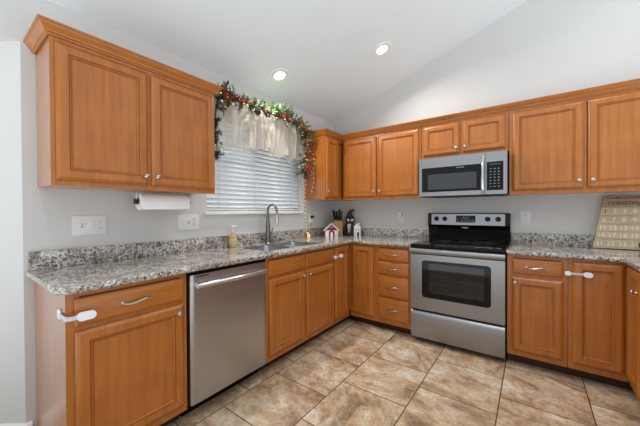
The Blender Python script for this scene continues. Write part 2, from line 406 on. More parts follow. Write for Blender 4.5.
b.prism([(-.14, HC - SL * .14), (XP, HC + SL * XP), (XP, HC + SL * XP + .1), (-.14, HC - SL * .14 + .1)], 'Y', -4.6, .12)
b.box(-2.6, -.14, -4.6, .12, HC - .05, HC + .05)
tag(b.build('ceiling', M_ceil), kind='structure')
base_prof = [(.0005, 0), (.014, 0), (.014, .07), (.009, .08), (.0005, .085)]
b = MB(); b.sweep(base_prof, [(-2.41, WEND - 1.776), (-.001, WEND - .0005), (0, WEND + .026)])
tag(b.build('baseboard_left', M_trim), kind='structure')

# window with its frame, panes and sill
win = bpy.data.objects.new('window_1', None); COL.objects.link(win); win.location = (-.1, (WY0 + WY1) / 2, WZ0); tag(win, kind='structure')
hw, hh = (WY1 - WY0) / 2, WZ1 - WZ0
b = MB(); b.box(-.02, .02, -hw, -hw + .04, 0, hh).box(-.02, .02, hw - .04, hw, 0, hh).box(-.02, .02, -hw, hw, 0, .04).box(-.02, .02, -hw, hw, hh - .04, hh)
b.box(-.02, .02, -hw, hw, hh / 2 - .02, hh / 2 + .02); b.build('window_frame', M_trim, win)
MB().box(-.004, .004, -hw + .04, hw - .04, .04, hh - .04).build('window_pane', M_glass, win)
b = MB(); b.box(.0, .128, -hw - .027, hw + .02, -.03, 0, .005); b.build('window_sill', M_trim, win)

# ------------------------------------------------------------------ cabinets
DOOR = [(0, 0), (0, .010), (.003, .013), (.013, .0185), (.017, .020), (.049, .020), (.0500, .0125), (.0530, .0120), (.0540, .0165), (.0580, .0160), (.0605, .0110), (.0630, .0080), (.0655, .0080), (.0665, .0105)]
DRAW = [(0, 0), (0, .009), (.003, .011), (.005, .0145), (.015, .0190), (.019, .020)]
DRAWB = DRAW
def knob(x, z, parent, y=-.020):
    b = MB(); b.lathe([(.0, 0), (.008, 0), (.006, .004), (.005, .011), (.008, .014), (.0145, .018), (.0155, .023), (.013, .028), (.006, .031), (0, .0315)], (x, y, z), '-Y', 18)
    return b.build('knob', M_nickel, parent)
def pull(x, z, parent, y=-.020, L=.062):
    b = MB(); P = []; rad = []
    for k in range(17):
        t = -1 + k / 8; P.append((x + t * L, y - .001 - .026 * (1 - t ** 4) ** .8 if abs(t) < 1 else y - .0005, z + .006 * math.sin(t * 2.4))); rad.append(.0048 + .0022 * (1 - t * t))
    b.tube(P, rad, 8)
    for s in (-1, 1): b.lathe([(0, 0), (.0095, 0), (.0085, .004), (0, .006)], (x + s * L, y, z), '-Y', 12)
    return b.build('pull', M_nickel, parent)
def door(root, x0, x1, z0, z1, yf, k=None, name='door'):
    """a framed door whose back lies on the cabinet face y = yf; k = knob (x, z)"""
    d = MB().ringpanel(0, x1 - x0, 0, z1 - z0, DOOR).build(name, M_wood, root, 20); d.location = (x0, yf, z0)
    if k: knob(k[0] - x0, k[1] - z0, d)
    return d
def drawer(root, x0, x1, z0, z1, yf, p=True, name='drawer_front'):
    d = MB().ringpanel(0, x1 - x0, 0, z1 - z0, DRAW).build(name, M_woodh, root, 20); d.location = (x0, yf, z0)
    if p: pull((x1 - x0) / 2 if p is True else p, (z1 - z0) / 2, d)
    return d
def frame(root, w, z0, z1, yf, stiles, rails, t=.019):
    """face frame: stiles = (x0,x1) and rails = (z0,z1)"""
    b = MB()
    for a, c in stiles: b.box(a, c, yf, yf + t, z0, z1)
    for a, c in rails: b.box(stiles[0][1], stiles[-1][0], yf + .0003, yf + t, a, c)
    return b.build('face_frame', M_wood, root)
G = .0015
def upper(name, label, W, loc, rz, doors, zb=ZU, zt=ZUT, depth=.305, mid=True):
    root = thing(name, label, 'cabinet', (loc[0], loc[1], 0), rz)
    b = MB(); b.box(G, W - G, -depth + .018, -.001, zb + .004, zt); b.build('body', M_side, root)
    st = [(G, .04), (W - .04, W - G)]
    if mid: st.insert(1, (W / 2 - .02, W / 2 + .02))
    frame(root, W, zb, zt, -depth, st, [(zb, zb + .045), (zt - .06, zt)])
    for d in doors: door(root, d[0], d[1], d[2], d[3], -depth, d[4] if len(d) > 4 else None)
    return root
CROWN = [(0, 0), (.008, 0), (.010, .006), (.018, .010), (.020, .018), (.030, .030), (.037, .040), (.039, .046), (.045, .048), (.047, .056), (.0, .056)]
def crown(name, mat, path, parent=None, z=2.106):
    b = MB(); b.sweep([(u + .0008, h + z) for u, h in CROWN], path); return b.build(name, mat, parent, 25)
# left wall, two doors; local x runs along world +y
lu0, lu1 = -2.992, -2.078; Wl = lu1 - lu0
c = upper('wall_cabinet', 'maple wall cabinet with two doors at far left above the paper towel roll', Wl, (0, lu0), 90,
      [(.020, .020 + .425, 1.395, 2.083, (.425, 1.448)), (.465, Wl - .016, 1.395, 2.083, (.490, 1.448))])
crown('crown_molding', M_woodh, [(0, 0), (0, -.305), (Wl, -.305), (Wl, 0)][::1], c)
# corner cabinet on the left wall
su0 = -.655; Ws = -.334 - su0
c = upper('wall_cabinet', 'narrow maple corner wall cabinet right of the window', -.003 - su0, (0, su0), 90,
          [(.014, .014 + .255, 1.395, 2.083, (.032, 1.461))], mid=False)
# back wall
WA = R0 - .004 - .332
upper('wall_cabinet', 'maple wall cabinet with two doors between the corner and the microwave', WA, (.332, 0), 0,
      [(.020, .446, 1.395, 2.083, (.425, 1.452)), (.474, WA - .022, 1.395, 2.083, (.497, 1.452))])
upper('wall_cabinet', 'short maple wall cabinet with two small doors above the microwave', R1 - R0, (R0, 0), 0,
      [(.022, .366, 1.787, 2.083, (.338, 1.838)), (.391, .737, 1.787, 2.083, (.413, 1.838))], zb=1.757)
upper('wall_cabinet', 'maple wall cabinet with two doors at right above the advent board', .97, (R1 + .002, 0), 0,
      [(.024, .486, 1.400, 2.083, (.460, 1.463)), (.512, .946, 1.400, 2.083, (.538, 1.463))])
upper('wall_cabinet', 'end wall cabinet beyond the two doors over the advent board', .70, (R1 + .974, 0), 0,
      [(.024, .346, 1.400, 2.083, (.325, 1.463)), (.358, .68, 1.400, 2.083, (.378, 1.463))])
cm = crown('crown_molding', M_woodh, [(0, su0), (.305, su0), (.305, -.305), (R1 + 1.674, -.305)])
tag(cm, 'long maple crown molding along the top of the back wall cabinets', 'trim')

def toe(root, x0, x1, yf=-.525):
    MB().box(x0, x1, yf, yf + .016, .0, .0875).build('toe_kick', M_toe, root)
def base(name, label, W, loc, rz, stiles, rails, endp=0, hollow=False):
    root = thing(name, label, 'cabinet', (loc[0], loc[1], 0), rz)
    b = MB(); 
    if hollow:
        for a_, c_ in ((G, .018), (W - .018, W - G)): b.box(a_, c_, -.592, -.002, .088, .882)
        b.box(.018, W - .018, -.592, -.002, .088, .106).box(.018, W - .018, -.012, -.002, .106, .60)
    else: b.box(G, W - G, -.592, -.002, .088, .882)
    b.build('body', M_wood, root)
    frame(root, W, .086, .882, -.61, stiles, rails)
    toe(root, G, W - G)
    if endp:
        MB().box(-.005, .0012, -.608, -.002, 0, .882).build('end_panel', M_side, root)
    return root
# left run: end cabinet, (dishwasher), sink base
e0, e1 = -3.003, -2.474; W = e1 - e0
c = base('base_cabinet', 'maple base cabinet with one drawer and one door at the free end beside the dishwasher', W, (0, e0), 90, [(0, .042), (W - .036, W)], [(.086, .146), (.700, .735), (.862, .882)], 1)
drawer(c, .042 - .018, W - .022, .732, .853, -.61)
door(c, .042 - .018, W - .022, .128, .708, -.61, (W - .058, .668))
s0, s1 = -1.866, -.934; W = s1 - s0
c = base('sink_cabinet', 'maple sink base cabinet with two doors and two blank panels right of the dishwasher', W, (0, s0), 90, [(0, .04), (W / 2 - .02, W / 2 + .02), (W - .03, W)], [(.086, .146), (.700, .735), (.862, .882)], hollow=True)
drawer(c, .034, .456, .734, .858, -.61, False, 'false_drawer_front'); drawer(c, .480, W - .022, .734, .858, -.61, False, 'false_drawer_front')
door(c, .034, .452, .128, .712, -.61, (.452 - .026, .675)); door(c, .480, W - .022, .128, .712, -.61, (.480 + .026, .675))
# corner base cabinet: L-shaped body, one door on each arm
def corner_base(label, mirror, xo):
    root = thing('corner_cabinet', label, 'cabinet', (xo, 0, 0))
    m = -1 if mirror else 1
    arm = .914 if not mirror else .30 + .61
    b = MB(); b.prism([(m * .002, -.002), (m * (.915), -.002), (m * .915, -.592), (m * .592, -.592), (m * .592, -.9315), (m * .002, -.9315)], 'Z', .088, .882); b.build('body', M_wood, root)
    b = MB()
    def bx(a, c, y0, y1, z0, z1): b.box(min(m * a, m * c), max(m * a, m * c), y0, y1, z0, z1)
    bx(.593, .61, -.9315, -.61, .086, .146); bx(.593, .61, -.9315, -.61, .858, .882); bx(.593, .61, -.6355, -.593, .0863, .8817); bx(.593, .61, -.9315, -.918, .0863, .8817)
    bx(.593, .915, -.61, -.593, .0858, .1462); bx(.593, .915, -.61, -.593, .8578, .8822); bx(.61, .64, -.6103, -.593, .0856, .8824); bx(.888, .915, -.6103, -.593, .0856, .8824)
    b.build('face_frame', M_wood, root)
    b = MB()
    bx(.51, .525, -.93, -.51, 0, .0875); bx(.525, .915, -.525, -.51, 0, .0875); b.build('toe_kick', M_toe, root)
    return root
c = corner_base('maple corner base cabinet with two narrow doors meeting at the left inner corner', False, 0)
d = MB().ringpanel(0, .254, 0, .728, DOOR).build('door', M_wood, c, 20); d.location = (.61, -.926, .132); d.rotation_euler = (0, 0, R(90))
d = MB().ringpanel(0, .250, 0, .728, DOOR).build('door', M_wood, c, 20); d.location = (.638, -.61, .132)
# drawer stack
D0, D1 = .918, R0 - .004; W = D1 - D0
c = base('drawer_cabinet', 'maple base cabinet with a stack of four drawers left of the range', W, (D0, 0), 0, [(0, .036), (W - .032, W)], [(.086, .14), (.862, .882), (.350, .372), (.570, .590), (.708, .728)])
for z0, z1 in ((.138, .348), (.366, .572), (.588, .712), (.728, .853)): drawer(c, .027, W - .022, z0, z1, -.61)
# right of the range
E0, E1 = R1 + .006, 2.4265; W = E1 - E0
c = base('base_cabinet', 'maple base cabinet with one drawer and one door right of the range', W, (E0, 0), 0, [(0, .04), (W - .036, W)], [(.086, .146), (.700, .735), (.858, .882)])
drawer(c, .032, W - .025, .734, .850, -.61); door(c, .032, W - .025, .128, .708, -.61, (.054, .668))
c = corner_base('maple corner base cabinet with two narrow doors at far right', True, XLEG + .61)
d = MB().ringpanel(0, .262, 0, .728, DOOR).build('door', M_wood, c, 20); d.location = (-.61 - .282, -.61, .132)
d = MB().ringpanel(0, .27, 0, .728, DOOR).build('door', M_wood, c, 20); d.location = (-.61, -.642, .132); d.rotation_euler = (0, 0, R(-90))
knob(.244, .61, d)
W = .9
c = base('base_cabinet', 'long maple base cabinet of the right-hand counter leg nearest the viewer', W, (XLEG + .61, -.934), -90, [(0, .04), (W / 2 - .02, W / 2 + .02), (W - .04, W)], [(.086, .146), (.700, .735), (.858, .882)])
for a, e, kx in ((.025, .44, .41), (.46, .875, .49)):
    drawer(c, a, e, .734, .853, -.61); door(c, a, e, .128, .712, -.61, (kx, .675))

# ------------------------------------------------------------------ worktops
SX0, SX1, SYa, SYm0, SYm1, SYb = .125, .525, -1.755, -1.395, -1.375, -1.015      # sink holes
zb, zt, ed = .884, .914, .016
EDGE = [(0, zb), (.010, zb), (.0145, zb + .004), (.016, zb + .010), (.016, zt - .009), (.0145, zt - .003), (.011, zt - .0003), (0, zt)]
def slab(b, poly): b.prism(poly, 'Z', zb, zt)
top = thing('countertop', 'speckled granite countertop with sink along the left wall and corner to the range', 'countertop', (0, 0, ZC))
top.location = (0, 0, 0)
xi = .648 - ed; yi = -.648 + ed; ye = YL + ed
b = MB()
slab(b, [(.001, SYb), (.001, -.001), (R0 - .003, -.001), (R0 - .003, yi), (xi, yi), (xi, SYb)])
slab(b, [(.001, ye), (xi - .022, ye), (xi, ye + .022), (xi, SYa), (.001, SYa)])
slab(b, [(.001, SYa), (SX0, SYa), (SX0, SYb), (.001, SYb)]); slab(b, [(SX1, SYa), (xi, SYa), (xi, SYb), (SX1, SYb)])
slab(b, [(SX0, SYm0), (SX1, SYm0), (SX1, SYm1), (SX0, SYm1)])
b.sweep(EDGE, [(.001, ye), (xi - .022, ye), (xi, ye + .022), (xi, yi), (R0 - .003, yi)])
b.build('slab', M_granite, top)
b = MB(); b.box(.001, .021, YL + .012, -.001, zt, 1.016, .002); b.box(.021, R0 - .003, -.021, -.001, zt, 1.016, .002)
b.build('backsplash', M_granite, top)
top2 = thing('countertop', 'speckled granite countertop right of the range under the advent board', 'countertop')
xr = XLEG - .038 + ed
b = MB(); slab(b, [(R1 + .003, -.001), (3.344, -.001), (3.344, -1.86), (xr, -1.86), (xr, yi - .012), (xr - .012, yi), (R1 + .003, yi)])
b.sweep(EDGE, [(R1 + .003, yi), (xr - .012, yi), (xr, yi - .012), (xr, -1.86), (3.344, -1.86)])
b.build('slab', M_granite, top2)
MB().box(R1 + .003, 3.344, -.021, -.001, zt, 1.016, .002).build('backsplash', M_granite, top2)

# sink
sk = thing('sink', 'double bowl stainless steel sink set under the granite below the window', 'sink', (.325, -1.385, .74))
def bowl(y0, y1):
    b = MB()
    def rr(x0, x1, y0, y1, r):
        pts = []
        for cx, cy, a0 in ((x1 - r, y0 + r, -90), (x1 - r, y1 - r, 0), (x0 + r, y1 - r, 90), (x0 + r, y0 + r, 180)):
            for k in range(6): pts.append((cx + r * math.cos(R(a0 + 18 * k)), cy + r * math.sin(R(a0 + 18 * k))))
        return pts
    bm = bmesh.new(); rings = []
    for ins, z, r in ((-.002, .902, .03), (.001, .901, .035), (.004, .88, .04), (.012, .75, .05), (.03, .715, .06), (.06, .708, .05)):
        rings.append([bm.verts.new((x - .325, y + 1.385, z - .74)) for x, y in rr(SX0 + ins, SX1 - ins, y0 + ins, y1 - ins, r)])
    for a, c in zip(rings, rings[1:]):
        for k in range(24): bm.faces.new((a[k], a[(k + 1) % 24], c[(k + 1) % 24], c[k]))
    bm.faces.new(rings[-1]); bmesh.ops.recalc_face_normals(bm, faces=bm.faces[:]); b.add(bm)
    o = b.build('bowl', M_sink, sk)
    MB().lathe([(.045, 0), (.045, .004), (.034, .006), (.03, .002), (0, .002)], (0, (y0 + y1) / 2 + 1.385, -.0315), 'Z', 20).build('drain', M_chrome, sk)
bowl(SYa, SYm0); bowl(SYm1, SYb)
# faucet
fa = thing('faucet', 'tall gooseneck pull-down faucet in grey steel behind the sink', 'faucet', (.072, -1.325, ZC))
b = MB(); b.lathe([(0, 0), (.030, 0), (.030, .006), (.0255, .012), (.0245, .10), (.0225, .14), (.0175, .21), (.0145, .26), (.0125, .30), (0, .30)], (0, 0, 0), 'Z', 22); b.build('body', M_faucet, fa)
b = MB(); P = [(0, 0, .29), (0, 0, .32)]
for k in range(1, 13): a = math.pi * k / 12; P.append((.062 - .062 * math.cos(a), 0, .322 + .062 * math.sin(a)))
P.append((.126, 0, .300)); b.tube(P, .0115, 12); b.build('spout', M_faucet, fa)
b = MB(); b.lathe([(0, 0), (.012, 0), (.0135, -.02), (.0165, -.05), (.0195, -.085), (.020, -.098), (.016, -.10), (0, -.10)], (.126, 0, .300), 'Z', 18); b.build('spray_head', M_chrome, fa)
b = MB(); b.lathe([(.0135, 0), (.0135, .006), (0, .006)], (.126, 0, .284), 'Z', 18); b.build('collar', M_black, fa)
b = MB(); b.tube([(0, .015, .085), (0, .045, .088)], .011, 12); b.tube([(0, .044, .088), (.003, .054, .11), (.006, .062, .15)], [.009, .0065, .005], 10); b.build('lever', M_faucet, fa)

# ------------------------------------------------------------------ dishwasher
dw = thing('dishwasher', 'stainless steel dishwasher under the counter between cabinets', 'dishwasher', (0, -2.470, 0), 90); W = .600
b = MB(); b.box(.004, W - .002, -.588, -.03, .1, .878); b.build('tub_body', M_black, dw)
b = MB(); prof = []
def dwpan(u, v):
    x = .008 + u * (W - .014); e = min(u, 1 - u)
    return (x, -.632 - .006 * math.sin(math.pi * v) + (.012 * (1 - e / .03) ** 2 if e < .03 else 0), .102 + v * .758)
b.grid(dwpan, 60, 10); b.box(.008, W - .006, -.6265, -.589, .102, .860)
b.build('door_panel', M_steelv, dw)
MB().box(.006, W - .004, -.625, -.5885, .8615, .8780).build('control_strip', M_black, dw)
b = MB(); b.box(.004, W - .002, -.528, -.50, 0, .1, .002); b.build('kick_plate', M_black, dw)
h = MB(); P = []; n = 16
for k in range(n + 1):
    t = k / n; P.append((.035 + t * (W - .07), -.664 - .010 * math.sin(math.pi * t), .800))
h.tube(P, .0145, 12, 1.0); h.build('handle', M_chrome, dw)
for x in (.05, W - .05):
    b = MB(); b.box(x - .012, x + .012, -.662, -.628, .791, .809, .003); b.build('handle_bracket', M_chrome, dw)
MB().box(.045, .125, -.6365, -.634, .846, .852).build('brand_badge', M_dark, dw)

# ------------------------------------------------------------------ range
W = R1 - R0
rg = thing('range', 'freestanding stainless steel electric range with black glass cooktop', 'oven range', (R0, 0, 0))
b = MB()
b.box(.003, .035, -.600, -.03, .03, .900).box(W - .035, W - .003, -.600, -.03, .03, .900).box(.035, W - .035, -.07, -.03, .03, .900)
b.box(.035, W - .035, -.598, -.07, .30, .345).box(.035, W - .035, -.598, -.07, .81, .899).box(.035, W - .035, -.590, -.07, .03, .06)
for x in (.05, W - .07):
    for y in (-.55, -.10): b.box(x, x + .02, y, y + .02, 0, .03)
b.build('oven_body', M_black, rg)
M_enamel = plain('grey_oven_enamel', (190, 182, 180), .35, noise=.15)
b = MB(); b.box(.036, .046, -.585, -.08, .345, .81).box(W - .046, W - .036, -.585, -.08, .345, .81).box(.046, W - .046, -.085, -.075, .345, .81); b.box(.046, W - .046, -.585, -.085, .346, .350)
b.build('oven_cavity', M_enamel, rg)
for z in (.50, .585, .67):
    b = MB()
    for y in [-.56 + .04 * k for k in range(12)]: b.tube([(.05, y, z), (W - .05, y, z)], .003, 6)
    for x in (.06, W / 2, W - .06): b.tube([(x, -.57, z - .003), (x, -.10, z - .003)], .003, 6)
    b.build('oven_rack', M_chrome, rg)
MB().box(0, W, -.640, -.052, .9005, .9185, .004).build('cooktop', M_bglass, rg)
M_ring = plain('burner_ring_grey', (74, 74, 76), .25, noise=.1)
for x, y, r in ((.20, -.47, .105), (.56, -.47, .085), (.20, -.20, .08), (.56, -.20, .105), (.38, -.17, .05)):
    b = MB(); b.lathe([(r - .004, 0), (r - .004, .0006), (r, .0006), (r, 0)], (x, y, .9187), 'Z', 40, True); b.build('burner_ring', M_ring, rg)
b = MB(); b.prism([(-.046, .919), (-.020, .919), (-.020, 1.203), (-.055, 1.203), (-.072, 1.196), (-.080, 1.078), (-.060, 1.060), (-.052, 1.03)], 'X', 0, W, .003); b.build('backguard', M_black, rg)
b = MB(); b.prism([(-.0835, 1.080), (-.0775, 1.080), (-.0700, 1.193), (-.0760, 1.193)], 'X', .040, W - .042, .0015); b.build('control_panel', M_steel, rg)
for x in (.093, .177, .575, .664):
    b = MB(); z = 1.143; y = -.0815
    b.lathe([(0, 0), (.024, 0), (.024, .004), (.0195, .007), (.0185, .022), (.016, .025), (0, .025)], (x, y, z), Vector((0, -1, -.06)), 22)
    b.box(x - .004, x + .004, y - .032, y - .02, z - .018, z + .018, .002); b.build('control_knob', M_black, rg)
MB().box(.288, .468, -.0835, -.072, 1.106, 1.178, .003).build('clock_display', M_bglass, rg)
M_disp = plain('display_glass', (40, 62, 70), .15, noise=.1)
MB().box(.345, .410, -.0845, -.0830, 1.143, 1.168).build('display_screen', M_disp, rg)
for k in range(10):
    x = .300 + (k % 2) * .02 + (0 if k < 5 else .125); 
    b = MB(); b.box(.298 + (k % 5) * .034, .318 + (k % 5) * .034, -.0846, -.0832, 1.114 + (k // 5) * .014, 1.121 + (k // 5) * .014); b.build('touch_button', M_grey, rg)
b = MB(); b.mesh(text('Whirlpool', .014, .0006)); o = b.build('brand_mark', M_chrome, rg); o.location = (.37, -.0725, 1.052)
o.data.transform(Matrix.Rotation(R(0), 4, 'X'))
# door with a rounded window
dr = MB(); dr.roundframe(.006, W - .006, .316, .826, .006, -.655, -.603, (.107, .661, .433, .775), .028)
dr = dr.build('oven_door', M_steel, rg)
MB().roundframe(.1075, .6605, .4335, .7745, .027, -.652, -.640, (.165, .611, .476, .748), .012).build('window_border', M_bglass, dr)
MB().box(.1652, .6108, -.649, -.645, .4762, .7478).build('window_pane', M_oven_glass, dr)
b = MB(); prof = [(-.603, .833), (-.660, .833), (-.676, .838), (-.684, .850), (-.684, .866), (-.678, .878), (-.664, .884), (-.603, .884)]
b.prism(prof, 'X', .004, W - .004, .003); b.build('handle', M_steel, dr)
b = MB(); b.prism([(-.598, .045), (-.640, .045), (-.652, .052), (-.655, .065), (-.655, .262), (-.650, .284), (-.636, .297), (-.598, .300)], 'X', .006, W - .006, .002); b.build('storage_drawer', M_steel, rg)

# ------------------------------------------------------------------ microwave
mw = thing('microwave', 'over-the-range stainless steel microwave under the short cabinet', 'microwave', (R0, 0, 0)); W = R1 - R0
b = MB(); b.box(.006, W - .006, -.382, -.002, 1.372, 1.748, .003); b.build('body', M_dark, mw)
b = MB(); b.roundframe(.007, .593, 1.374, 1.748, .004, -.402, -.384, (.034, .560, 1.413, 1.652), .004)
b = b.build('door', M_steel, mw); mdoor = b
MB().roundframe(.0343, .5597, 1.4133, 1.6517, .004, -.4015, -.390, (.090, .522, 1.437, 1.588), .008).build('window_border', M_bglass, mdoor)
M_mesh = plain('microwave_mesh_grey', (52, 56, 60), .2, coat=.1, noise=.2, nscale=300)
MB().box(.0902, .5218, -.398, -.389, 1.4372, 1.5878).build('window_pane', M_mesh, mdoor)
b = MB(); P = []
for k in range(15):
    t = k / 14; P.append((.572, -.404 - .030 * math.sin(math.pi * t) ** .5, 1.378 + t * .335))
b.tube(P, .0125, 10); b.build('handle', M_chrome, mdoor)
b = MB(); b.roundframe(.596, W - .007, 1.374, 1.748, .004, -.402, -.384, (.602, .728, 1.408, 1.660), .003); b.build('panel_frame', M_steel, mw)
MB().box(.6022, .7278, -.401, -.386, 1.4082, 1.6598).build('control_panel', M_bglass, mw)
M_key = plain('key_marking', (176, 178, 182), .5, noise=.05)
for r_ in range(7):
    for c_ in range(3):
        b = MB(); b.box(.627 + c_ * .030, .639 + c_ * .030, -.4022, -.4008, 1.440 + r_ * .026, 1.4445 + r_ * .026); b.build('key', M_key, mw)
MB().box(.622, .706, -.4022, -.4008, 1.630, 1.646).build('clock_display', M_disp, mw)
b = MB(); b.mesh(text('FRIGIDAIRE', .013, .0005)); o = b.build('brand_mark', M_chrome, mw); o.location = (.385, -.4022, 1.635)
b = MB(); b.box(.05, W - .05, -.36, -.05, 1.366, 1.372); b.build('vent_grille', M_dark, mw)

# ------------------------------------------------------------------ ceiling lamps
nrm = Vector((SL, 0, -1)).normalized(); rotd = Vector((0, 0, -1)).rotation_difference(nrm)
def can(x, y, label, watts=CAN_W):
    z = HC + SL * x
    t = thing('recessed_light', label, 'ceiling light', (x, y, z), 0, 'recessed ceiling lamps'); t.rotation_mode = 'QUATERNION'; t.rotation_quaternion = rotd
    b = MB(); b.lathe([(.050, .001), (.095, .001), (.096, -.004), (.090, -.009), (.066, -.009), (.052, -.004)], (0, 0, 0), 'Z', 36, True); b.build('trim_ring', M_trim, t)
    b = MB(); b.lathe([(0, -.003), (.0515, -.003), (.0515, .0), (0, .0)], (0, 0, 0), 'Z', 36); b.build('lamp_lens', M_lamp, t)
    ld = bpy.data.lights.new('lamp', 'AREA'); ld.shape = 'DISK'; ld.size = .095; ld.energy = watts; ld.color = (1, .96, .91); ld.spread = R(150)
    l = bpy.data.objects.new('lamp', ld); COL.objects.link(l); l.parent = t; l.location = (0, 0, -.006)
can(.270, -1.349, 'round recessed ceiling lamp nearest the window wall, above the garland', 13)
can(1.041, -.722, 'round recessed ceiling lamp higher up the slope, toward the microwave', 10)
can(2.30, -2.45, 'added fill lamp high on the slope over mid floor, outside the view')  # this lamp and the next two are unseen, added to brighten the wall cabinets
can(2.75, -1.15, 'added fill lamp high on the slope over the right-hand counter, outside the view')
can(1.55, -3.30, 'added fill lamp over the entrance side, outside the view')

# ------------------------------------------------------------------ blind, valance, garland
bl = thing('window_blind', 'white slatted blind closed over the window', 'blind', (-.035, (WY0 + WY1) / 2, WZ0)); hw = (WY1 - WY0) / 2 - .008
b = MB(); z = .055; n = 0
while z < .84:
    def sl(u, v, z=z):
        t = (u - .5) * .050; a = R(58)
        return (-math.cos(a) * t * -1 * -1, -hw + v * 2 * hw, z + math.sin(a) * t + .0)
    bm_ = bmesh.new(); V = []
    for i in range(7):
        u = i / 6; t = (u - .5) * .050; a = R(56); bow = .0022 * (1 - (2 * u - 1) ** 2)
        # room edge low, window edge high
        V.append((-math.cos(a) * t + math.sin(a) * bow, z + math.sin(a) * t + math.cos(a) * bow))
    V2 = [(x - .0025 * math.sin(R(56)), zz - .0025 * math.cos(R(56))) for x, zz in V][::-1]
    A = [bm_.verts.new((x, -hw, zz)) for x, zz in V + V2]; B = [bm_.verts.new((x, hw, zz)) for x, zz in V + V2]
    m_ = len(A)
    for k in range(m_): bm_.faces.new((A[k], A[(k + 1) % m_], B[(k + 1) % m_], B[k]))
    bm_.faces.new(A); bm_.faces.new(B); bmesh.ops.recalc_face_normals(bm_, faces=bm_.faces[:]); b.add(bm_)
    z += .0425; n += 1
b.build('slats', M_slat, bl)
MB().box(-.026, .026, -hw, hw, .004, .024, .004).build('bottom_rail', M_white, bl)
MB().box(-.028, .030, -hw, hw, .845, .900, .003).build('headrail', M_white, bl)
for y in (-hw + .12, -.08, .28, hw - .12):
    b = MB(); b.tube([(.0165, y, .024), (.0165, y, .845)], .0016, 6); b.tube([(.0165, y + .012, .024), (.0165, y + .012, .845)], .0012, 6); b.build('ladder_cord', M_white, bl)

va = thing('valance_curtain', 'gathered sheer cream valance hanging over the window blind', 'curtain', (0, 0, 0))
b = MB(); b.tube([(.055, -1.955, 2.165), (.055, -.735, 2.165)], .008, 10)
for y in (-1.945, -.745): b.tube([(.002, y, 2.165), (.055, y, 2.165)], .006, 8)
b.build('curtain_rod', M_white, va)
random.seed(3)
ph = [random.uniform(0, 6.28) for _ in range(8)]
def vfn(u, v):
    y = -1.945 + u * 1.205
    s = u * 2 * math.pi
    g = (math.sin(s * 6 + ph[0] + 1.6 * math.sin(s * 1.7 + ph[1])) * .6 + math.sin(s * 11 + ph[2] + 1.6 * math.sin(s * 2.3) + v * 1.2) * .30 + math.sin(s * 15 + ph[4] + 1.2 * math.sin(s * 2.9) + v) * .40 + math.sin(s * 23 + ph[3]) * .10)
    amp = .014 + .040 * (v ** .7)
    zbot = 1.795 - .02 * math.sin(s * 1.5 + .4) + .022 * g - .10 * max(0, 1 - u * 9) + .035 * u
    z = 2.195 + (zbot - 2.195) * v
    x = .086 + amp * g + .008 * math.sin(v * 5 + u * 30)
    return (x, y + .012 * math.sin(s * 11 + v * 3) * v, z)
b = MB(); b.grid(vfn, 420, 22); b.build('sheer_fabric', M_sheer, va, 180)

ga = thing('christmas_garland', 'evergreen garland with red flowers, berries and lights draped over the window', 'garland')
random.seed(11)
main = [(-1.935, 1.66), (-1.92, 1.75), (-1.94, 1.85), (-1.945, 1.95), (-1.93, 2.08), (-1.91, 2.185), (-1.84, 2.205), (-1.68, 2.222), (-1.51, 2.222), (-1.31, 2.214), (-1.095, 2.21), (-.935, 2.205), (-.825, 2.17), (-.775, 2.06), (-.785, 1.95), (-.80, 1.85), (-.79, 1.74), (-.775, 1.68)]
def along(t):
    k = t * (len(main) - 1); i = min(int(k), len(main) - 2); f = k - i
    a, c = main[i], main[i + 1]
    return Vector((.105, a[0] + (c[0] - a[0]) * f, a[1] + (c[1] - a[1]) * f)), Vector((0, c[0] - a[0], c[1] - a[1])).normalized()
M_fir = [plain('fir_green', (58, 96, 54), .55, noise=.35), plain('leaf_green', (98, 128, 66), .5, noise=.3), plain('blue_spruce', (46, 74, 72), .5, noise=.3), plain('autumn_brown', (104, 72, 44), .6, noise=.35), plain('autumn_orange', (172, 98, 56), .6, noise=.3)]
bs = [MB() for _ in range(5)]
def needle(bm, p, d, L, r):
    a = d.cross(Vector((0, 0, 1)));
    if a.length < 1e-3: a = Vector((1, 0, 0))
    a.normalize(); c = d.cross(a)
    v = [bm.verts.new(p + a * r), bm.verts.new(p - a * r * .5 + c * r * .87), bm.verts.new(p - a * r * .5 - c * r * .87)]
    t = bm.verts.new(p + d * L)
    for k in range(3): bm.faces.new((v[k], v[(k + 1) % 3], t))
    bm.faces.new(v)
def leaf(bm, p, d, L, wd):
    a = d.cross(Vector((random.uniform(-1, 1), random.uniform(-1, 1), 1))).normalized(); n = d.cross(a)
    pts = [(0, 0, 0), (.3, .5, .1), (.65, .42, .12), (1, 0, 0), (.65, -.42, .12), (.3, -.5, .1)]
    T = [bm.verts.new(p + d * L * u + a * wd * s + n * wd * h) for u, s, h in pts]
    Bv = [bm.verts.new(p + d * L * u + a * wd * s + n * (wd * h - .0012)) for u, s, h in pts]
    bm.faces.new(T); bm.faces.new(Bv[::-1])
    for k in range(6): bm.faces.new((T[k], T[(k + 1) % 6], Bv[(k + 1) % 6], Bv[k]))
def rdir(): 
    v = Vector((random.gauss(0, 1), random.gauss(0, 1), random.gauss(0, 1))); return v.normalized()
bmf = [bmesh.new() for _ in range(5)]
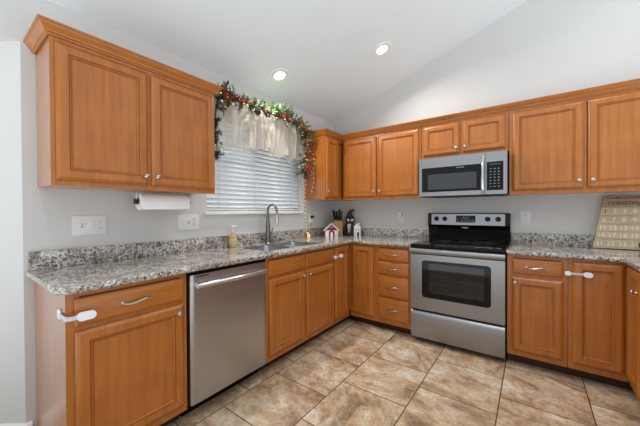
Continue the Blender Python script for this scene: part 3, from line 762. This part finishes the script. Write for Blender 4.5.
for i in range(430):
    t = random.random()
    thin = t < .29
    if thin and random.random() < .65: continue
    p, tg = along(t)
    d = (rdir() + tg * .7 + Vector((.15, 0, .25 if .3 < t < .72 else 0))).normalized()
    if p.x + d.x * .11 < .012: d.x = abs(d.x)
    L = random.uniform(.06, .125) * (.55 if thin else 1)
    if .52 < t < .60 and random.random() < .6: L *= 1.35; d = (d + Vector((0, 0, .8))).normalized()
    k = 2 if (thin or (t > .8 and random.random() < .7)) else random.choice([0, 0, 0, 1, 1, 3, 3, 2])
    if t > .80 and random.random() < .40: k = random.choice([3, 4, 4]); d = (d + Vector((.9, .25, 0))).normalized()
    if k > 2 or (k == 1 and random.random() < .5):
        bs[k].tube([p, p + d * L], .002, 5)
        for _ in range(6):
            leaf(bmf[k], p + d * L * random.uniform(.2, .9), (d + rdir() * .8).normalized(), random.uniform(.035, .06), random.uniform(.018, .028))
    else:
        for j in range(26):
            f = j / 26; needle(bmf[k], p + d * L * f, (d * .75 + rdir() * .8).normalized(), random.uniform(.022, .04), .0027)
        bs[k].tube([p, p + d * L], .002, 5)
for k, nm in enumerate(('fir_sprigs', 'leaf_sprigs', 'spruce_sprigs', 'brown_sprigs', 'orange_sprigs')):
    bmesh.ops.recalc_face_normals(bmf[k], faces=bmf[k].faces[:]); bs[k].add(bmf[k]); tag(bs[k].build(nm, M_fir[k], ga), kind='stuff')
b = MB(); P = [along(i / 60)[0] for i in range(61)]; b.tube(P, .006, 6); b.build('vine', plain('vine_brown', (74, 58, 40), .7, noise=.2), ga)
M_red = plain('red_flower', (158, 46, 40), .6, noise=.25); M_berry = plain('orange_berry', (196, 92, 48), .35, noise=.2); M_cone = plain('pinecone_brown', (78, 48, 34), .7, noise=.3)
M_gold = plain('flower_gold', (226, 196, 130), .5, noise=.1)
for t, s in ((.325, 1.0), (.385, .9), (.405, .8), (.560, 1.1), (.585, .7), (.655, 1.0), (.690, .9), (.945, 1.1)):
    p, tg = along(t); p = p + Vector((.065, 0, -.015))
    bm_ = bmesh.new()
    for k in range(9):
        a = 2 * math.pi * k / 9; d = Vector((.35 + .3 * (k % 2), math.cos(a), math.sin(a))).normalized(); leaf(bm_, p, d, .045 * s, .022 * s)
    bmesh.ops.recalc_face_normals(bm_, faces=bm_.faces[:])
    b = MB(); b.add(bm_); o = b.build('red_flower', M_red, ga)
    MB().ball(p + Vector((.012, 0, 0)), .007 * s, 1).build('flower_center', M_gold, o)
for t in (.36, .43, .50, .60, .67, .71, .75, .78, .83, .86, .90, .93, .955, .975, .99):
    p, tg = along(t); b = MB()
    for k in range(7): b.ball(p + Vector((.05, 0, 0)) + rdir() * .024, .0085, 1)
    b.build('berry_cluster', M_berry, ga)
for t in (.345, .46, .47, .72):
    p, tg = along(t); p = p + Vector((.055, 0, -.035)); b = MB()
    prof = []
    for k in range(13): f = k / 12; prof.append(((.022 * math.sin(math.pi * (.12 + .85 * f)) * (1 if k % 2 else .72)), -.06 * f))
    b.lathe(prof, p, 'Z', 10); b.build('pinecone', M_cone, ga)
for i in range(44):
    t = .31 + .69 * i / 44; p, tg = along(t)
    d = rdir(); d.x = abs(d.x)
    b = MB(); b.ball(p + d * random.uniform(.05, .09), .0045, 1); b.build('light_bulb', M_bulb, ga)

# fairy light string hanging at the right of the window, plugged into the corner outlet
fs = thing('fairy_light_string', 'warm fairy light string hanging from the garland down to the counter', 'string lights')
P = [(.075, -.765, 1.69), (.045, -.69, 1.62), (.022, -.675, 1.50), (.014, -.672, 1.38), (.014, -.669, 1.26), (.014, -.668, 1.14), (.028, -.664, 1.04), (.032, -.66, .97), (.040, -.655, .922), (.060, -.645, .9185), (.050, -.615, .9195), (.032, -.590, .95), (.030, -.572, 1.03), (.020, -.552, 1.07), (.018, -.542, 1.125)]
b = MB(); b.tube(P, .0022, 6); b.build('wire', plain('clear_wire', (150, 132, 108), .4, noise=.1), fs)
for i in range(22):
    k = i / 22 * 8.9; j = int(k); f = k - j
    a, c = Vector(P[j]), Vector(P[j + 1]); p = a + (c - a) * f + Vector((.006, random.uniform(-.006, .006), 0))
    b = MB(); b.ball(p, .0036, 1, (1, 1, 1.4)); b.build('light_bulb', M_bulb, fs)
P_refl = [(.105, -.735, 1.96), (.16, -.69, 1.90), (.175, -.673, 1.80), (.15, -.672, 1.70), (.16, -.672, 1.60), (.135, -.672, 1.50), (.12, -.672, 1.42)]  # short strand added to stand for bulb reflections on the cabinet side
b = MB(); b.tube(P_refl, .0016, 6); b.build('wire', bpy.data.materials['clear_wire'], fs)
for i in range(11):
    k = i / 11 * (len(P_refl) - 1); j = int(k); a, c = Vector(P_refl[j]), Vector(P_refl[j + 1]); p = a + (c - a) * (k - j)
    b = MB(); b.ball(p, .0034, 1, (1, 1, 1.3)); b.build('light_bulb', M_bulb, fs)  # glowing beads in place of the reflected dots
random.seed(5)
for i in range(9):
    b = MB(); b.ball((.042 + random.uniform(0, .02), -.645 + random.uniform(-.018, .018), .925 + i * .006), .0045, 1); b.build('light_bulb', M_bulb, fs)

# ------------------------------------------------------------------ outlets and switches
def plate(label, loc, rz, W, H, kinds, cat='outlet'):
    t = thing('wall_plate', label, cat, loc, rz)
    MB().box(-W / 2, W / 2, -.0065, -.0005, -H / 2, H / 2, .002).build('cover', M_white, t)
    for k, x in kinds:
        if k == 'duplex':
            for z in (-.021, .021):
                b = MB(); b.lathe([(0, 0), (.0155, 0), (.0155, .002), (0, .002)], (x, -.006, z), '-Y', 20); s = b.build('socket', M_white, t)
                for dx_ in (-.0062, .0062): MB().box(x + dx_ - .0014, x + dx_ + .0014, -.0086, -.0078, z - .002, z + .008).build('slot', M_dark, s)
                MB().box(x - .0022, x + .0022, -.0086, -.0078, z - .0105, z - .006).build('slot', M_dark, s)
        elif k == 'rocker':
            b = MB(); b.box(x - .0165, x + .0165, -.0085, -.006, -.033, .033, .001); s = b.build('rocker', M_white, t)
            b = MB(); b.prism([(-.0084, -.026), (-.0084, .026), (-.0125, .026), (-.0095, 0)], 'X', x - .012, x + .012); b.build('paddle', M_white, s)
        elif k == 'toggle':
            b = MB(); b.box(x - .005, x + .005, -.0072, -.006, -.012, .012); s = b.build('toggle_slot', M_grey, t)
            b = MB(); b.prism([(-.007, -.007), (-.007, .004), (-.018, .010), (-.019, .004)], 'X', x - .004, x + .004); b.build('toggle', M_white, s)
    return t
plate('wide white wall plate with switches and an outlet near the free end of the counter', (0, -2.758, 1.150), 90, .172, .120, [('toggle', -.040), ('rocker', .006), ('duplex', .052)])
plate('wide white wall plate under the paper towel roll beside the window', (0, -2.120, 1.148), 90, .178, .124, [('rocker', -.046), ('toggle', 0), ('duplex', .046)])
plate('white outlet plate between the small white house and the range', (.952, 0, 1.163), 0, .074, .122, [('duplex', 0)])
plate('white outlet plate right of the range', (2.168, 0, 1.160), 0, .082, .126, [('duplex', 0)])
plate('white outlet plate in the left corner with a black plug', (0, -.540, 1.135), 90, .074, .122, [('duplex', 0)])
t = thing('power_plug', 'black plug in the corner outlet above the red barn', 'plug', (.0090, -.536, 1.160), 90)
b = MB(); b.box(-.016, .016, -.034, 0, -.016, .016, .004); b.build('plug_body', M_dark, t)
t = thing('plug_adapter', 'white plug adapter in the outlet left of the range', 'plug', (.957, -.0088, 1.184), 0)
b = MB(); b.box(-.02, .02, -.034, 0, -.026, .026, .004); b.build('adapter_body', M_white, t)
MB().box(.0205, .0235, -.028, -.006, -.020, .020).build('side_button', M_grey, t)
t = thing('power_plug', 'small white plug in the corner outlet below the black one', 'plug', (.0090, -.543, 1.113), 90)
b = MB(); b.box(-.014, .014, -.028, 0, -.014, .014, .004); b.build('plug_body', M_white, t)

# ------------------------------------------------------------------ paper towel
hd = thing('paper_towel_holder', 'chrome paper towel holder fixed under the left wall cabinet', 'towel holder', (.165, -2.385, ZU))
b = MB()
b.box(-.02, .02, -.182, .182, -.004, -.0005); b.build('mount_plate', M_chrome, hd)
for y, nm in ((-.178, 1), (.178, 1)):
    b = MB(); b.box(-.012, .012, y - .0015, y + .0015, -.069, -.004); b.build('bracket', M_chrome, hd)
MB().tube([(0, -.177, -.065), (0, .177, -.065)], .006, 10).build('rod', M_chrome, hd)
for y in (-.181, .181):
    b = MB(); b.lathe([(0, -.003), (.017, -.003), (.019, 0), (.017, .003), (0, .003)], (0, y, -.065), 'Y', 16); b.build('end_knob', M_dark, hd)
tw = thing('paper_towel_roll', 'white paper towel roll hanging under the left wall cabinet', 'paper towels', (.165, -2.385, ZU - .065))
b = MB(); b.lathe([(.021, -.160), (.054, -.160), (.057, -.157), (.057, .157), (.054, .160), (.021, .160)], (0, 0, 0), 'Y', 36, True)
b.box(.049, .0555, -.156, .156, -.05, -.012, .001)
b.build('paper', plain('paper_white', (240, 240, 240), .85, noise=.02, nscale=60), tw)
b = MB(); b.lathe([(.017, -.169), (.0208, -.169), (.0208, .169), (.017, .169)], (0, 0, 0), 'Y', 24, True); b.build('cardboard_core', plain('cardboard', (120, 92, 66), .8, noise=.1), tw)

# ------------------------------------------------------------------ child locks
M_lock = plain('lock_white', (236, 240, 246), .3, noise=.03); M_strap = plain('lock_strap', (196, 200, 206), .4, noise=.04)
def pad(b, x0, x1, z0, z1, y0, y1): b.roundframe(x0, x1, z0, z1, (z1 - z0) * .48, y0, y1)
t = thing('cabinet_lock', 'white child lock strapped round the free end cabinet to its drawer', 'child lock', (.63, -3.003, .782), 90)
b = MB(); pad(b, .022, .090, -.018, .018, -.0345, -.0205); b.build('pad', M_lock, t)
b = MB(); b.box(-.013, -.0055, .072, .116, -.021, .021, .003); b.build('pad', M_lock, t)
b = MB(); b.prism([(.028, -.029), (.0, -.0275), (-.0125, -.018), (-.0145, .0), (-.013, .080), (-.0095, .080), (-.0105, .0), (-.0095, -.014), (.0, -.0235), (.028, -.025)], 'Z', -.009, .009); b.build('strap', M_strap, t)
def flat_lock(label, loc, rz, L):
    t = thing('cabinet_lock', label, 'child lock', loc, rz)
    b = MB(); pad(b, -L / 2, -L / 2 + .036, -.0155, .0155, -.013, -.0005); b.build('pad', M_lock, t)
    b = MB(); pad(b, L / 2 - .050, L / 2, -.0175, .0175, -.0145, -.0005); b.build('pad', M_lock, t)
    b = MB(); b.box(-L / 2 + .028, L / 2 - .04, -.009, -.006, -.008, .008, .001); b.build('strap', M_strap, t)
flat_lock('white child lock strap on the narrow door left of the inner corner', (.632, -.895, .770), 90, .150)
flat_lock('white child lock strap right of the drawer beside the range', (2.482, -.632, .777), 0, .150)

# ------------------------------------------------------------------ things on the counter
so = thing('soap_bottle', 'clear pump bottle of amber soap with white top behind the counter left of the sink', 'soap dispenser', (.072, -1.748, ZC + .0005))
b = MB(); b.lathe([(0, 0), (.031, 0), (.034, .004), (.034, .085), (.031, .100), (.020, .114), (.014, .120), (.014, .126), (0, .126)], (0, 0, 0), 'Z', 24)
M_soap = plain('amber_soap', (205, 166, 92), .12, coat=.4, noise=.12); b.build('bottle', M_soap, so)
b = MB(); b.lathe([(.0346, .025), (.0348, .026), (.0348, .075), (.0346, .076)], (0, 0, 0), 'Z', 24, True); b.build('label_band', plain('soap_label', (206, 196, 160), .5, noise=.2, nscale=90), so)
b = MB(); b.lathe([(0, .126), (.016, .126), (.016, .145), (.008, .148), (.0065, .172), (.018, .174), (.019, .186), (.013, .192), (0, .192)], (0, 0, 0), 'Z', 18); b.tube([(0, 0, .184), (.02, .012, .185), (.036, .020, .178)], [.007, .006, .005], 8); b.build('pump', M_white, so)

# knife block
kb = thing('knife_block', 'light wooden knife block with black handled knives in the corner', 'knife block', (.168, -.172, ZC + .0005), 30)
MB().prism([(-.075, 0), (.060, 0), (.060, .10), (.005, .215), (-.075, .185)], 'X', -.062, .062, .003).build('block', plain('block_wood', (176, 132, 84), .5, noise=.15), kb)
hd_ = Vector((0, -.36, .93)).normalized()
M_hand = plain('knife_handle_black', (24, 24, 25), .35, noise=.1)
n = 0
for r_, (yy, zz) in enumerate(((-.050, .195), (-.016, .208))):
    for c_ in range(4):
        if r_ == 1 and c_ == 3: continue
        p = Vector((-.042 + c_ * .028 + r_ * .012, yy, zz)); L = (.140, .122, .150, .128)[c_] - r_ * .012
        d_ = (hd_ + Vector(((c_ - 1.5) * .10, 0, 0))).normalized()
        t = thing('kitchen_knife', 'black handled kitchen knife standing in the wooden knife block', 'knife', (0, 0, 0), 0, 'knives in the knife block')
        wm = Matrix.Translation((.168, -.172, ZC + .0005)) @ Matrix.Rotation(R(30), 4, 'Z')
        t.location = wm @ p; dw_ = (wm.to_3x3() @ d_)
        b = MB(); b.tube([dw_ * .004, dw_ * .02, dw_ * .07, dw_ * L], [.008, .0095, .0085, .0095], 8); b.build('handle', M_hand, t)
        b = MB(); b.tube([dw_ * -.008, dw_ * .006], [.0085, .0085], 8); b.build('bolster', M_chrome, t)

# red and white barn
br = thing('toy_barn', 'small white and dark red barn decoration with snowy roof on the corner counter', 'decoration', (.200, -.372, ZC + .0005), 38)
M_bw = plain('barn_white', (232, 228, 226), .6, noise=.05); M_bred = plain('barn_red', (128, 34, 52), .5, noise=.12)
MB().prism([(-.078, 0), (.078, 0), (.078, .082), (0, .150), (-.078, .082)], 'Y', -.045, .050, .001).build('barn_walls', M_bw, br)
MB().prism([(-.072, .080), (.072, .080), (0, .149)], 'Y', -.050, -.0452).build('gable', M_bred, br)
b = MB()
for s in (-1, 1): b.prism([(s * .002, .168), (s * .104, .078), (s * .096, .066), (s * .0015, .152)], 'Y', -.052, .062, .003)
b.build('snowy_roof', M_bw, br)
def arch(x0, x1, h, r=.5):
    cx = (x0 + x1) / 2; w_ = (x1 - x0) / 2; return [(x0, .0)] + [(x1, 0)] + [(cx + w_ * math.cos(R(15 * k)), h - w_ + w_ * math.sin(R(15 * k))) for k in range(13)]
MB().prism(arch(-.036, .036, .080), 'Y', -.0485, -.0455).build('door_surround', M_bred, br)
MB().prism(arch(-.014, .014, .056), 'Y', -.0505, -.0488).build('barn_door', M_bw, br)
MB().box(-.0800, -.0784, -.040, .045, .004, .074).build('side_board', M_bred, br)
MB().ball((0, -.0505, .117), .008, 1, (1, .35, 1)).build('loft_window', M_bw, br)
b = MB(); b.box(-.105, -.0805, -.045, .01, 0, .05, .003); b.build('side_crate', M_bred, br)

# figurine with curled hat
gn = thing('figurine', 'dark brown figurine with pale eyes and a curled pointed hat beside the knife block', 'figurine', (.306, -.104, ZC + .0005), 36)
M_brn = plain('figurine_brown', (66, 46, 42), .5, noise=.3, nscale=40); M_hat = plain('figurine_hat', (56, 44, 42), .7, noise=.25, nscale=50)
M_pale = plain('figurine_pale', (190, 182, 178), .6, noise=.2); M_fred = plain('figurine_red', (120, 44, 46), .6, noise=.2)
b = MB(); b.lathe([(0, 0), (.056, 0), (.060, .010), (.062, .05), (.058, .10), (.050, .135), (.046, .150), (.054, .170), (.057, .195), (.050, .222), (.030, .240), (0, .245)], (0, 0, 0), 'Z', 24); b.build('body', M_brn, gn)
b = MB(); b.lathe([(0, .228), (.066, .226), (.068, .232), (.052, .242)], (0, 0, 0), 'Z', 24)
b.tube([(0, 0, .236), (0, 0, .265), (.006, 0, .295), (.018, 0, .318), (.036, 0, .330), (.052, 0, .326), (.058, 0, .316)], [.053, .038, .026, .019, .015, .011, .006], 14); b.build('hat', M_hat, gn)
for s in (-1, 1):
    e_ = MB().ball((s * .025, -.050, .200), .017, 2, (1, .6, 1)).build('eye', plain('eye_pale', (226, 222, 216), .4, noise=.05), gn)
    MB().ball((s * .025, -.0595, .200), .005, 1, (1, .5, 1)).build('pupil', M_dark, e_)
MB().ball((0, -.058, .182), .007, 1).build('nose', M_berry, gn)
b = MB(); b.grid(lambda u, v: ((-.5 + u) * .05 * (1 - v * .7) - .012 - .006 * v, -.0655 - .004 * math.sin(math.pi * u), .150 - .11 * v), 8, 10); b.grid(lambda u, v: ((-.5 + u) * .05 * (1 - v * .7) - .012 - .006 * v, -.0600, .150 - .11 * v), 8, 10); b.build('beard', M_pale, gn)
for s in (-1, 1):
    b = MB(); b.tube([(s * .050, -.005, .145), (s * .068, -.020, .105), (s * .056, -.050, .078)], [.014, .016, .012], 10); b.build('arm', M_fred if s > 0 else M_brn, gn)
    b = MB(); b.ball((s * .026, -.052, .012), .018, 2, (1, 1.3, .65)); b.build('foot', M_dark, gn)

# white house
hs = thing('toy_house', 'tiny white house decoration with pale pink gable roof right of the figurine', 'decoration', (.418, -.095, ZC + .0005), 20)
MB().prism([(-.042, 0), (.042, 0), (.042, .115), (0, .155), (-.042, .115)], 'Y', -.035, .040, .001).build('house_walls', M_bw, hs)
b = MB()
for s in (-1, 1): b.prism([(s * .001, .168), (s * .050, .118), (s * .046, .110), (s * .0008, .155)], 'Y', -.040, .045, .002)
b.build('roof', plain('pale_pink_roof', (204, 176, 172), .6, noise=.1), hs)
MB().prism(arch(.000, .024, .050), 'Y', -.0372, -.0353).build('house_door', M_dark, hs)
for x, z in ((-.022, .028), (-.020, .075), (.018, .080)): MB().box(x - .007, x + .007, -.0366, -.0352, z - .009, z + .009).build('house_window', M_grey, hs)
b = MB(); b.box(.012, .026, -.006, .008, .140, .168, .001); b.build('chimney', M_bw, hs)

# advent board leaning on the backsplash
ad = thing('advent_board', 'wooden Christmas countdown board with number rows leaning on the backsplash at right', 'advent calendar', (2.790, -.098, ZC + .0030)); ad.rotation_euler = (R(-8), 0, 0)
M_bd = wood('board_tan', (178, 158, 130), (206, 187, 158), (3, 40, 40), .6); M_bd_shade = wood('board_tan_shaded', (150, 126, 104), (176, 150, 126), (3, 40, 40), .6)  # title board tone is darker: shadow of the wall cabinet put into its colour
M_num = plain('number_cream', (232, 226, 210), .6, noise=.03); M_txt = plain('number_brown', (84, 58, 42), .7, noise=.1)
def lf(z): return -.170 + .078 * z / .434
def rt(z): return .186 - .016 * z / .434
def half(z): return (rt(z) - lf(z)) / 2
def mid(z): return (rt(z) + lf(z)) / 2
def quad(z0, z1): return [(lf(z0), z0), (rt(z0), z0), (rt(z1), z1), (lf(z1), z1)]
MB().prism(quad(0, .434), 'Y', 0, .012, .001).build('back_board', M_bd, ad)
rows = [(.002, .074), (.078, .136), (.140, .198), (.202, .264), (.268, .334), (.338, .432)]
for i, (z0, z1) in enumerate(rows):
    r_ = MB().prism(quad(z0, z1), 'Y', -.008, -.0002, .001).build('row_board' if i < 5 else 'title_board', M_bd if i < 5 else M_bd_shade, ad)
    zc = (z0 + z1) / 2
    if i < 5:
        for c_ in range(5):
            nmb = (4 - i) * 5 + c_ + 1
            b = MB(); b.mesh(text(str(nmb), .048, .0012)); o = b.build('number', M_txt if i == 4 and c_ == 0 else M_num, r_)
            o.location = (mid(zc) - .008 + (c_ - 2) * (half(zc) * 2 - .004) / 5.25, -.0094, zc)
    else:
        b = MB(); b.mesh(text('COUNTDOWN TO', .027, .0012)); o = b.build('lettering', M_txt, r_); o.location = (mid(.411), -.0094, .411)
        b = MB(); b.mesh(text('CHRISTMAS', .042, .0012)); o = b.build('lettering', M_txt, r_); o.location = (mid(.366), -.0094, .366)
b = MB()
mk = thing('wreath_marker', 'round dark wreath marker hung beside the 24 on the advent board', 'ornament', (2.905, -.119, .957))
b.tube([(.020 * math.cos(2 * math.pi * k / 24), -.0, .020 * math.sin(2 * math.pi * k / 24)) for k in range(25)], .0075, 10); b.build('ring', plain('marker_green', (62, 68, 60), .5, noise=.3, nscale=120), mk)
b = MB(); b.ball((0, -.008, .021), .007, 1); b.build('berry', M_red, mk)
